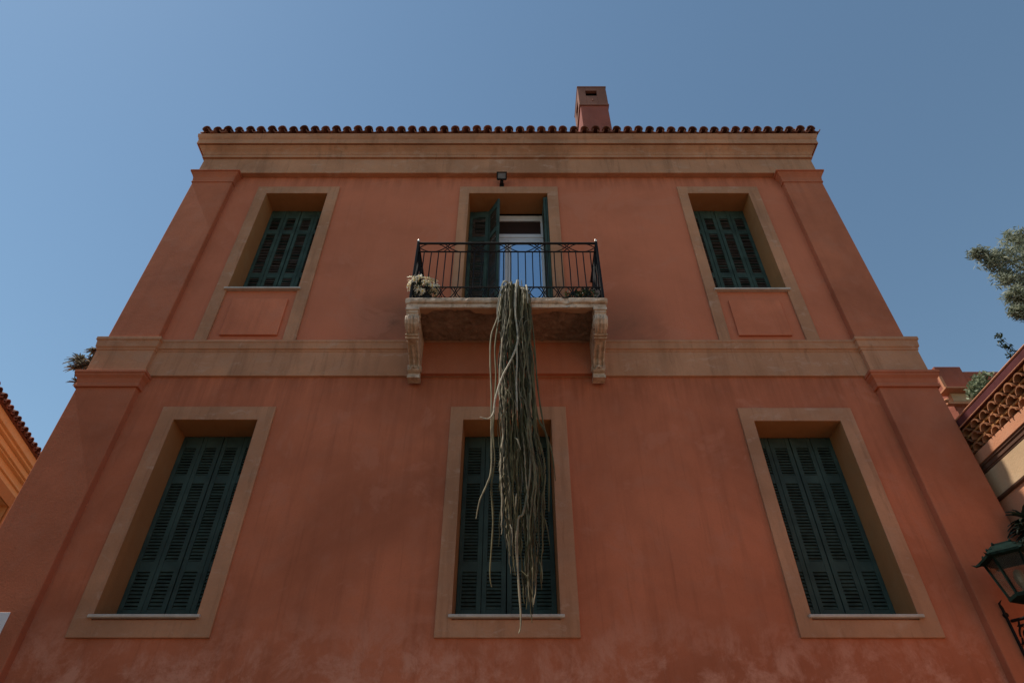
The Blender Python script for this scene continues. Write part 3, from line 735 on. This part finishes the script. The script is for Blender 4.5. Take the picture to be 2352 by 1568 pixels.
def blossoms(n, c, rad, sq, gen):
    for _ in range(n):
        d = Vector((rg.gauss(0, 1), rg.gauss(0, 1), rg.gauss(0.35, 1))).normalized()
        p = Vector(c) + Vector((d.x * rad * sq[0], d.y * rad * sq[1], d.z * rad * sq[2])) * rg.uniform(.6, 1.2)
        o = link('blossom', blm, fp); o.location = p
        n_ = (d + Vector((rg.uniform(-.5, .5), rg.uniform(-.7, .2), rg.uniform(-.2, .8)))).normalized()
        o.rotation_euler = n_.to_track_quat('Z', 'Y').to_euler(); k = rg.uniform(.9, 1.5); o.scale = (k, k, k)
blossoms(110, (-.03, -.09, .36), .18, (1.1, .9, .75), None); blossoms(35, (.14, -.1, .27), .08, (1, 1, 1), None); blossoms(12, (-.03, -.19, .16), .05, (1, .5, 1), None)

pl = tag(empty('planter', (0.93, -0.60, 7.755)), 'low dark planter of trailing dark green leaves at the right end of the balcony', 'planter')
m = MB(); m.box(-.22, .22, -.08, .08, 0, .13); m.box(-.235, .235, -.095, .095, .13, .15); m.build('trough', m_pot, pl, .006)
m = MB(); leaves(m, (0, -.06, .2), .16, 420, .05, rg, squash=(1.5, .8, .7)); leaves(m, (.1, -.16, .14), .09, 120, .05, rg, squash=(1.8, .5, 1))
fo = m.build('foliage', m_leaf, pl); fo['kind'] = 'stuff'
m = MB()
for k in range(3): m.tube([(-.2 + .02 * k, -.1, .06), (-.12, -.14, .15 + .02 * k), (0.0, -.15, .19), (.12, -.14, .16), (.2, -.12, .05)], .006, 5)
m.build('stem', m_iron, pl)

# ------------------------------------------------------------------ floodlight
fl = tag(empty('floodlight', (-0.185, 0, 11.52)), 'small black floodlight fixed under the cornice above the balcony door', 'floodlight')
m = MB(); Mf = Matrix.Translation((0, -.15, .0)) @ Matrix.Rotation(R(38), 4, 'X')
m.box(-.085, .085, -.02, .045, -.065, .065, M=Mf); m.box(-.06, .06, .045, .075, -.045, .045, M=Mf)
m.box(-.092, .092, -.034, -.016, .052, .072, M=Mf); m.box(-.092, .092, -.034, -.016, -.072, -.052, M=Mf); m.box(-.092, -.072, -.034, -.016, -.052, .052, M=Mf); m.box(.072, .092, -.034, -.016, -.052, .052, M=Mf)
m.build('housing', m_iron, fl, .004)
m = MB(); m.box(-.07, .07, -.026, -.021, -.05, .05, M=Mf); m.build('lens', simple('dusty_lens', (.16, .17, .19), .2, 0, .5, .2, 20, 0), fl)
m = MB(); m.box(-.03, .03, -.09, -.0, -.07, -.045); m.box(-.04, .04, -.012, 0, -.12, -.02); m.box(-.018, .018, -.1, -.07, -.12, -.045); m.build('wall_mount', m_iron, fl, .003)

# ------------------------------------------------------------------ sign plate on left pilaster
sg_ = tag(empty('wall_sign', (-5.42, -.10, 3.55)), 'plain white metal plate fixed low on the left pilaster, half out of view', 'sign')
m = MB(); m.box(-.23, .23, -.012, -.002, -.34, .34); m.build('plate', m_sign, sg_, .003)

# ------------------------------------------------------------------ wall lantern, right
LC = Vector((5.085, -0.56, 3.88)); LA = R(139.7)
ln = tag(empty('wall_lantern', LC, LA), 'dark green six-sided street lantern on a scrolled iron bracket at the right pilaster', 'lantern')
def hx(r, z, n=6): return [(r * math.cos(k * math.pi / 3), r * math.sin(k * math.pi / 3), z) for k in range(n)]
b0, b1, h0 = 0.165, 0.238, 0.39
m = MB()
for p, q in zip(hx(b0, .02), hx(b1, h0)): m.tube([p, q], .013, 4)
m.rings([hx(.04, -.07), hx(.07, -.05), hx(.09, -.02), hx(b0 + .012, -.005), hx(b0 + .018, .025), hx(b0 - .008, .035)])
m.build('frame', m_lamp, ln)
P0, P1 = hx(b0 - .006, .036), hx(b1 - .006, h0 - .01)
for k in range(6):
    m = MB(); j = (k + 1) % 6
    v = [Vector(P0[k]), Vector(P0[j]), Vector(P1[j]), Vector(P1[k])]; off = -Vector((v[0].x + v[1].x, v[0].y + v[1].y, 0)).normalized() * .004
    m.add(v + [q + off for q in v], [(0, 1, 2, 3), (7, 6, 5, 4), (0, 4, 5, 1), (1, 5, 6, 2), (2, 6, 7, 3), (3, 7, 4, 0)])
    m.build('pane', m_lglass, ln)
m = MB(); m.rings([hx(b1 - .02, h0 - .012), hx(b1 + .012, h0 - .012), hx(b1 + .045, h0 + .0), hx(b1 + .05, h0 + .022), hx(b1 + .02, h0 + .032), hx(b1 - .01, h0 + .065), hx(b1 - .03, h0 + .07), hx(.165, h0 + .115), hx(.155, h0 + .118), hx(.15, h0 + .135), hx(.08, h0 + .15), hx(.03, h0 + .155)])
for p, q, q2, t in zip(hx(b1 + .03, h0 + .012), hx(b1 + .075, h0 + .0), hx(b1 + .11, h0 + .022), hx(.155, h0 + .12)):
    m.tube([p, q, q2], [.022, .013, .002], 5)
    m.lathe([(0.012, 0), (.014, .012), (.003, .032)], t, 6)
for p in hx(b1 - .02, h0 + .06): m.lathe([(0.012, 0), (.014, .012), (.003, .03)], p, 6)
m.build('hood', m_lamp, ln)
m = MB(); m.lathe([(.02, .04), (.03, .08), (.03, .1), (.045, .14), (.05, .2), (.035, .26), (.005, .28)], n=10); m.build('bulb', simple('milky_bulb', (.30, .28, .23), .3, 0, .5, .05, 5, 0), ln)
m = MB()
# world-aligned bracket expressed in lantern space
Mi = (Matrix.Translation(LC) @ Matrix.Rotation(LA, 4, 'Z')).inverted()
def T(p): return Mi @ Vector(p)
def spiral(cy, cz, r, a0, turns, x, sgn=1):
    return [T((x, cy + r * (1 - k / 34) * math.cos(a0 + sgn * turns * 2 * math.pi * k / 26), cz + r * (1 - k / 34) * math.sin(a0 + sgn * turns * 2 * math.pi * k / 26))) for k in range(27)]
bxx = 5.12
m.tube([T((bxx - .03, -.112, 3.93)), T((bxx - .03, -.112, 3.28))], .016, 6)
m.tube([T((bxx, -.12, 3.80)), T((bxx, -.3, 3.77)), T((bxx, -.45, 3.77)), T((bxx, -.57, 3.82))], .016, 6)
m.tube([T((bxx, -.12, 3.34)), T((bxx, -.2, 3.40)), T((bxx, -.34, 3.52)), T((bxx, -.45, 3.66)), T((bxx, -.55, 3.76))], .014, 6)
for c in ((-.24, 3.64, .10, 0, 1.4), (-.42, 3.66, .075, 2, 1.3), (-.19, 3.47, .065, 1, 1.3), (-.52, 3.70, .04, 1, 1.2)):
    m.tube(spiral(*c, bxx), .010, 5)
m.tube([T((bxx - .03, -.112, 3.93)), T((bxx - .05, -.13, 3.97)), T((bxx - .03, -.16, 4.0))], [.016, .012, .003], 5)
for z in (3.86, 3.36): m.tube([T((bxx - .03, -.10, z)), T((bxx - .03, -.13, z))], .025, 8)
leafp = [(5.10, -.16, 3.58), (5.12, -.2, 3.74), (5.10, -.14, 3.45), (5.13, -.3, 3.56)]
for p in leafp:
    for k in range(5):
        a = k * 1.3; q = Vector(p)
        m.tube([T(q), T(q + Vector((.02 * math.cos(a), .045 * math.sin(a), .05 * math.cos(a * 1.7))))], [.012, .002], 4)
m.build('bracket', m_iron, ln)

# ------------------------------------------------------------------ neighbour on the right
nh = tag(empty('salmon_house'), 'sunlit salmon and cream house with a tiled corbel eave, joining on the right', 'house')
ya, yb = -16.0, 0.35
def prism_y(m, prof, y0, y1, mi=0):
    n = len(prof); a = [(x, y0, z) for x, z in prof]; b = [(x, y1, z) for x, z in prof]
    m.add(a + b, [tuple(reversed(range(n))), tuple(range(n, 2 * n))] + [(i, (i + 1) % n, (i + 1) % n + n, i + n) for i in range(n)], mi)
m = MB(); m.box(5.82, 11.0, ya, yb, 0, 5.80); m.build('wall', m_salmon, nh)
m = MB(); prism_y(m, [(5.80, 5.275), (5.80, 5.59), (5.83, 5.59), (5.83, 5.275)], ya, yb); m.build('frieze', m_cream, nh, .004)
m = MB(); prism_y(m, [(5.83, 5.235), (5.81, 5.235), (5.79, 5.25), (5.785, 5.268), (5.83, 5.272)], ya, yb); prism_y(m, [(5.83, 5.592), (5.795, 5.595), (5.795, 5.615), (5.785, 5.62), (5.785, 5.645), (5.79, 5.65), (5.79, 5.67), (5.778, 5.675), (5.778, 5.70), (5.83, 5.70)], ya, yb); m.build('moulding', m_mould, nh)
m = MB(); prism_y(m, [(5.765, 5.704), (5.765, 5.838), (5.77, 5.844), (6.1, 5.844), (6.1, 5.704)], ya, yb); m.build('fascia', m_salmon, nh, .004)
eave = MB(); prism_y(eave, [(5.83, 5.845), (5.83, 6.165), (6.6, 6.165), (6.6, 5.845)], ya, yb)
ev = eave.build('eave', m_gutter, nh)
for z_, x_ in ((5.945, 5.765), (6.052, 5.745), (6.155, 5.73)):
    m = MB(); m.box(x_, 5.84, ya, yb, z_ - .012, z_ + .01); m.build('mortar_course', m_left_dark, nh)
cm = MB(); rings_ = []
n = 8
for xx, r in ((0.0, .074), (.16, .066)):
    rings_.append([(xx, r * math.cos(math.pi * j / n), r * 1.05 * math.sin(math.pi * j / n)) for j in range(n + 1)] + [(xx, (r - .015) * math.cos(math.pi * j / n), (r - .015) * math.sin(math.pi * j / n)) for j in reversed(range(n + 1))])
cm.rings(rings_); corb = cm.mesh('corbel_tile', m_corb)
restc = MB(); cnt = 0
for row, (rx, rzz) in enumerate(((5.742, 5.852), (5.718, 5.958), (5.694, 6.064))):
    y = yb - .1 - (0.093 if row % 2 else 0)
    while y > ya:
        if y > -6.0:
            o = link('corbel_tile', corb, ev); o.location = (rx + rnd.uniform(-.008, .008), y + rnd.uniform(-.008, .008), rzz + rnd.uniform(-.003, .003)); o.rotation_euler = (rnd.uniform(-.08, .08), rnd.uniform(-.07, .07), rnd.uniform(-.06, .06))
        else:
            restc.add([Vector((rx, y, rzz)) + v.co for v in corb.vertices], [tuple(p.vertices) for p in corb.polygons])
        y -= 0.186
o = restc.build('corbel_tile', m_corb, ev); o['kind'] = 'stuff'
m = MB(); prism_y(m, [(5.686, 6.18), (5.686, 6.28), (5.682, 6.29), (5.70, 6.292), (5.71, 6.20), (5.86, 6.195), (5.86, 6.168), (5.69, 6.168)], ya, yb); m.build('gutter', m_gutter, nh)
m = MB(); m.tube([(5.685, ya, 6.288), (5.685, yb, 6.288)], .011, 6); m.build('gutter_rim', m_salmon, nh)
m = MB(); m.tube([(5.685, ya, 6.174), (5.685, yb, 6.174)], .007, 6); m.build('gutter_rim', m_salmon, nh)
m = MB(); prism_y(m, [(5.72, 6.20), (5.72, 6.26), (8.6, 7.15), (11.2, 6.2), (11.2, 6.1)], ya, yb); m.build('roof', m_tile, nh)

# ------------------------------------------------------------------ house behind on the right
rh = tag(empty('rear_house'), 'dusty red house with a stepped parapet behind the gap on the right', 'house')
m = MB(); m.box(9.18, 14, 4.0, 9, 0, 9.46); m.box(9.20, 9.775, 4.02, 4.6, 9.46, 10.47); m.box(9.775, 14, 4.02, 4.6, 9.46, 10.335); m.box(9.0, 9.18, 4.3, 9, 0, 9.4)
m.build('wall', m_rear, rh, .01)
m = MB(); m.box(9.14, 14, 3.9, 4.0, 9.46, 9.66); m.build('frieze', m_cream, rh)
m = MB(); m.box(8.97, 14.1, 3.72, 4.02, 9.67, 9.705); m.box(8.97, 9.03, 3.74, 3.80, 9.705, 9.99); m.build('ledge', m_salmon, rh)
m = MB(); m.box(8.99, 14.1, 3.90, 4.0, 9.40, 9.455); m.lathe([(.005, -.05), (.04, -.03), (.055, 0), (.04, .03), (.005, .05)], (8.95, 3.85, 9.44), 10); m.build('moulding', m_salmon, rh)

# ------------------------------------------------------------------ ochre house on the left
d2 = Vector((-0.21, 0.977, 0)).normalized(); n2 = Vector((d2.y, -d2.x, 0))   # along, outward
lh = tag(empty('ochre_house'), 'yellow ochre house with a tiled eave and dark window showing at the left edge', 'house')
O = Vector((0, -7, 0))
def LP(s, p, z): return O + d2 * s + n2 * p + Vector((0, 0, z))        # s along the wall, p distance outward
def lbox(m, s0, s1, p0, p1, z0, z1, mi=0):
    vs = [LP(*q) for q in ((s0, p0, z0), (s0, p1, z0), (s1, p1, z0), (s1, p0, z0), (s0, p0, z1), (s0, p1, z1), (s1, p1, z1), (s1, p0, z1))]
    m.add(vs, [(0, 3, 2, 1), (4, 5, 6, 7), (0, 1, 5, 4), (1, 2, 6, 5), (2, 3, 7, 6), (3, 0, 4, 7)], mi)
pw = -7.86; s0, s1 = 0.0, 19.0; ws0, ws1, wz0, wz1 = 13.62, 14.72, 6.1, 8.02
m = MB()
lbox(m, s0, s1, pw - .4, pw, wz1, 8.75); lbox(m, s0, s1, pw - .4, pw, 0, wz0); lbox(m, s0, ws0, pw - .4, pw, wz0, wz1); lbox(m, ws1, s1, pw - .4, pw, wz0, wz1)
lbox(m, s0, s1, pw - 7, pw - .4, 0, 8.75)
m.build('wall', m_left, lh)
m = MB(); lbox(m, s0, s1, pw, pw + .05, 8.40, 8.44); lbox(m, s0, s1, pw, pw + .09, 8.585, 8.62); lbox(m, s0, s1, pw, pw + .14, 8.62, 8.74); lbox(m, s0, s1, pw, pw + .22, 8.745, 8.80); lbox(m, s0, s1, pw - .1, pw + .28, 8.80, 8.97)
m.build('cornice', m_left, lh, .01)
m = MB(); 
for q in ((ws0 - .24, ws0, wz0 - .2, wz1 + .24), (ws1, ws1 + .24, wz0 - .2, wz1 + .24), (ws0, ws1, wz1, wz1 + .24), (ws0, ws1, wz0 - .2, wz0)): lbox(m, q[0], q[1], pw, pw + .04, q[2], q[3])
wf = m.build('window_surround', m_left_dark, lh, .006)
for k in range(2):
    m = MB(); a = ws0 + k * .55; lbox(m, a + .005, a + .065, pw - .22, pw - .18, wz0, wz1); lbox(m, a + .485, a + .545, pw - .22, pw - .18, wz0, wz1)
    for z in (wz0, 7.0, wz1 - .1): lbox(m, a + .065, a + .485, pw - .22, pw - .18, z, z + .1)
    for j in range(40): lbox(m, a + .065, a + .485, pw - .215, pw - .19, wz0 + .11 + j * .045, wz0 + .135 + j * .045)
    m.build('shutter', m_spike, lh)
m = MB()
m.add([LP(s0 - .2, pw + .34, 8.97), LP(s1 + .2, pw + .34, 8.97), LP(s1 + .2, pw - 3.4, 10.1), LP(s0 - .2, pw - 3.4, 10.1), LP(s0 - .2, pw - 7.2, 8.97), LP(s1 + .2, pw - 7.2, 8.97)], [(0, 1, 2, 3), (3, 2, 5, 4), (0, 4, 5, 1), (0, 3, 4), (1, 5, 2)])
lr = m.build('roof', m_tile, lh)
ang = math.atan2(-n2.x, n2.y)   # rotate +Y of the tile to point inward (-n2)
inw = math.atan2(n2.x, -n2.y)
for i in range(95):
    s = i * 0.2
    if s < 8.5: continue
    for me, ds, dz in ((cover, 0, .03), (pan, .1, .035)):
        o = link('tile', me, lr); o.location = LP(s + ds, pw + .38 + rnd.uniform(-.015, .015), 8.99 + dz + rnd.uniform(-.006, .006))
        o.rotation_euler = (math.atan(.3), rnd.uniform(-.05, .05), inw + rnd.uniform(-.04, .04))

# ------------------------------------------------------------------ trees and plants
def limb(m, a, b, r0, r1, bend=.08, seg=6, rg=rg):
    a, b = Vector(a), Vector(b); pts = []
    off = Vector((rg.uniform(-1, 1), rg.uniform(-1, 1), rg.uniform(-.3, .3))) * bend * (b - a).length
    for k in range(seg + 1):
        t = k / seg; pts.append(a.lerp(b, t) + off * math.sin(math.pi * t))
    m.tube(pts, [r0 + (r1 - r0) * k / seg for k in range(seg + 1)], 6)
    return pts
def narrow_leaves(m, c, rad, n, L, rg, sq=(1, 1, 1), asp=5):
    leaves(m, c, rad, n, L, rg, 0, asp, sq)
# grey-green tree at the right edge
tr = tag(empty('tree', (12.0, 2.6, 0)), 'tall grey-green small-leaved tree reaching in at the right edge', 'tree')
clumps = [(10.179, 2.0, 11.77, 0.235), (9.853, 2.0, 11.77, 0.154), (9.674, 2.0, 11.852, 0.082), (10.749, 2.0, 12.356, 0.224), (10.632, 2.0, 11.77, 0.308), (9.925, 2.0, 11.529, 0.143), (9.973, 2.0, 11.178, 0.176), (10.215, 2.0, 11.051, 0.245), (9.864, 2.0, 10.619, 0.154), (9.99, 2.0, 10.499, 0.204), (9.688, 2.0, 10.24, 0.084), (9.779, 2.0, 10.125, 0.1), (10.976, 2.0, 12.399, 0.243), (11.17, 2.0, 12.185, 0.37), (10.78, 2.0, 11.372, 0.4), (10.334, 2.0, 10.619, 0.308), (11.192, 2.0, 11.636, 0.45), (11.637, 2.0, 12.617, 0.377), (12.0, 2.6, 12.4, 0.65), (12.6, 2.8, 11.8, 0.7), (12.4, 3.0, 12.9, 0.6), (12.9, 2.4, 10.9, 0.6)]
rt = random.Random(21)
m = MB(); oT = Vector((12.0, 2.6, 0))
limb(m, (0, 0, 0), (.15, 0, 6.5), .22, .16, .02, 8, rt); limb(m, (.15, 0, 6.5), (-.1, 0, 10.2), .16, .09, .03, 8, rt); m.build('trunk', m_bark, tr)
m = MB(); lm = MB()
for (x, y, z, r) in clumps:
    c = Vector((x, y, z)) - oT
    hub = Vector((-.1, 0, 10.2)) if z > 10.6 else Vector((0, 0, 9.0))
    pts = limb(m, hub, c, .045, .008, .1, 8, rt)
    for _ in range(int(8 + r * 30)):
        t = c + Vector((rt.gauss(0, 1), rt.gauss(0, 1), rt.gauss(0, 1))).normalized() * r * rt.uniform(.6, 1.25)
        limb(m, c.lerp(hub, rt.uniform(0, .1)), t, .006, .002, .15, 3, rt)
        narrow_leaves(lm, t, .13, 24, .115, rt)
        narrow_leaves(lm, c.lerp(t, .6), .12, 12, .115, rt)
    narrow_leaves(lm, c, r * 1.0, int(220 * r), .085, rt)
m.build('limbs', m_bark, tr); o = lm.build('crown', m_olive, tr); o['kind'] = 'stuff'
# thin sapling top above the neighbour's gutter
sp = tag(empty('sapling', (8.9, 1.6, 0)), 'thin sprig of a young tree sticking up above the salmon house gutter', 'tree')
m = MB(); lm = MB(); oS = Vector((8.9, 1.6, 0))
limb(m, (0, 0, 0), (0, 0, 8.2), .05, .02, .01, 8, rt)
tips = [(8.53, 1.5, 9.12), (8.50, 1.5, 8.95), (8.58, 1.5, 8.86), (8.66, 1.5, 8.72), (8.52, 1.5, 8.70), (8.74, 1.5, 8.62), (8.62, 1.5, 8.56)]
for t in tips:
    tt = Vector(t) - oS; limb(m, (-.1, 0, 8.0), tt, .012, .003, .08, 5, rt)
    narrow_leaves(lm, tt, .065, 34, .06, rt, asp=2.2); narrow_leaves(lm, tt + Vector((.03, 0, -.07)), .05, 12, .055, rt, asp=2.2)
m.build('trunk', m_bark, sp); o = lm.build('crown', m_leaf, sp); o['kind'] = 'stuff'
# pale shrub before the rear house
sh = tag(empty('shrub', (8.75, 2.6, 0)), 'pale variegated shrub in front of the rear house parapet', 'shrub')
m = MB(); lm = MB(); limb(m, (0, 0, 0), (-.05, 0, 8.5), .05, .02, .01, 8, rt)
for c, r, n in (((-.18, 0, 8.78), .17, 150), ((-.28, 0, 8.68), .12, 80), ((-.08, 0, 8.95), .14, 90), ((.1, 0, 9.0), .2, 130), ((.0, 0, 8.7), .2, 130)):
    limb(m, (-.05, 0, 8.4), c, .01, .004, .08, 4, rt); leaves(lm, c, r, n, .085, rt, aspect=1.7)
m.build('stem', m_bark, sh); o = lm.build('foliage', m_shrub, sh); o['kind'] = 'stuff'
# yucca tree behind the left corner
def blades(m, c, n, L, rg, down=0.0, wd=.03):
    c = Vector(c)
    for i in range(n):
        a = rg.uniform(0, 2 * math.pi); el = rg.uniform(-.5, 1.3) - down
        d = Vector((math.cos(a) * math.cos(el), math.sin(a) * math.cos(el), math.sin(el))); sdv = d.cross(Vector((0, 0, 1)))
        sdv = sdv.normalized() if sdv.length > .01 else Vector((1, 0, 0)); ll = L * rg.uniform(.7, 1.15)
        p = [c + d * ll * t + Vector((0, 0, -1)) * ll * .35 * t * t for t in (0.05, .35, .7, 1)]; w_ = [wd * .6, wd, wd * .7, .002]
        up_ = sdv.cross(d) * wd * .25
        vs = []
        for q, ww in zip(p, w_): vs += [q - sdv * ww / 2 + up_, q, q + sdv * ww / 2 + up_]
        m.add(vs, [(3 * k + j, 3 * k + j + 1, 3 * k + j + 4, 3 * k + j + 3) for k in range(3) for j in range(2)])
yu = tag(empty('yucca_tree', (-7.75, 2.6, 0)), 'spiky yucca tree showing behind the left corner of the red house', 'tree')
m = MB(); lm = MB(); oY = Vector((-7.75, 2.6, 0))
limb(m, (.45, 0, 0), (.3, 0, 8.6), .14, .07, .01, 8, rt)
for (x, z, n, L) in ((-8.30, 9.47, 80, .22), (-8.2, 9.34, 70, .22), (-8.12, 9.71, 50, .14), (-8.08, 9.5, 40, .14), (-8.1, 8.93, 40, .15), (-8.0, 9.35, 40, .2), (-8.27, 9.28, 40, .2)):
    c = Vector((x, 2.6, z)) - oY; limb(m, (.3, 0, 8.55), c, .045, .03, .05, 6, rt); blades(lm, c, n, L, rt, wd=.04)
m.build('trunk', m_bark, yu); o = lm.build('crown', m_yucca, yu); o['kind'] = 'stuff'
# dark spiky plant in front of the salmon wall
ag = tag(empty('spiky_plant', (5.72, -0.27, 0)), 'dark spiky plant silhouetted against the salmon wall behind the lantern', 'plant')
m = MB(); lm = MB()
limb(m, (0, 0, 0), (0, 0, 4.6), .05, .04, .01, 6, rt)
blades(lm, (0, 0, 4.84), 46, .26, rt, wd=.05); blades(lm, (0, .0, 4.70), 120, .22, rt, wd=.06); blades(lm, (0, 0, 4.55), 120, .22, rt, wd=.06)
m.build('trunk', m_bark, ag); o = lm.build('crown', m_spike, ag); o['kind'] = 'stuff'
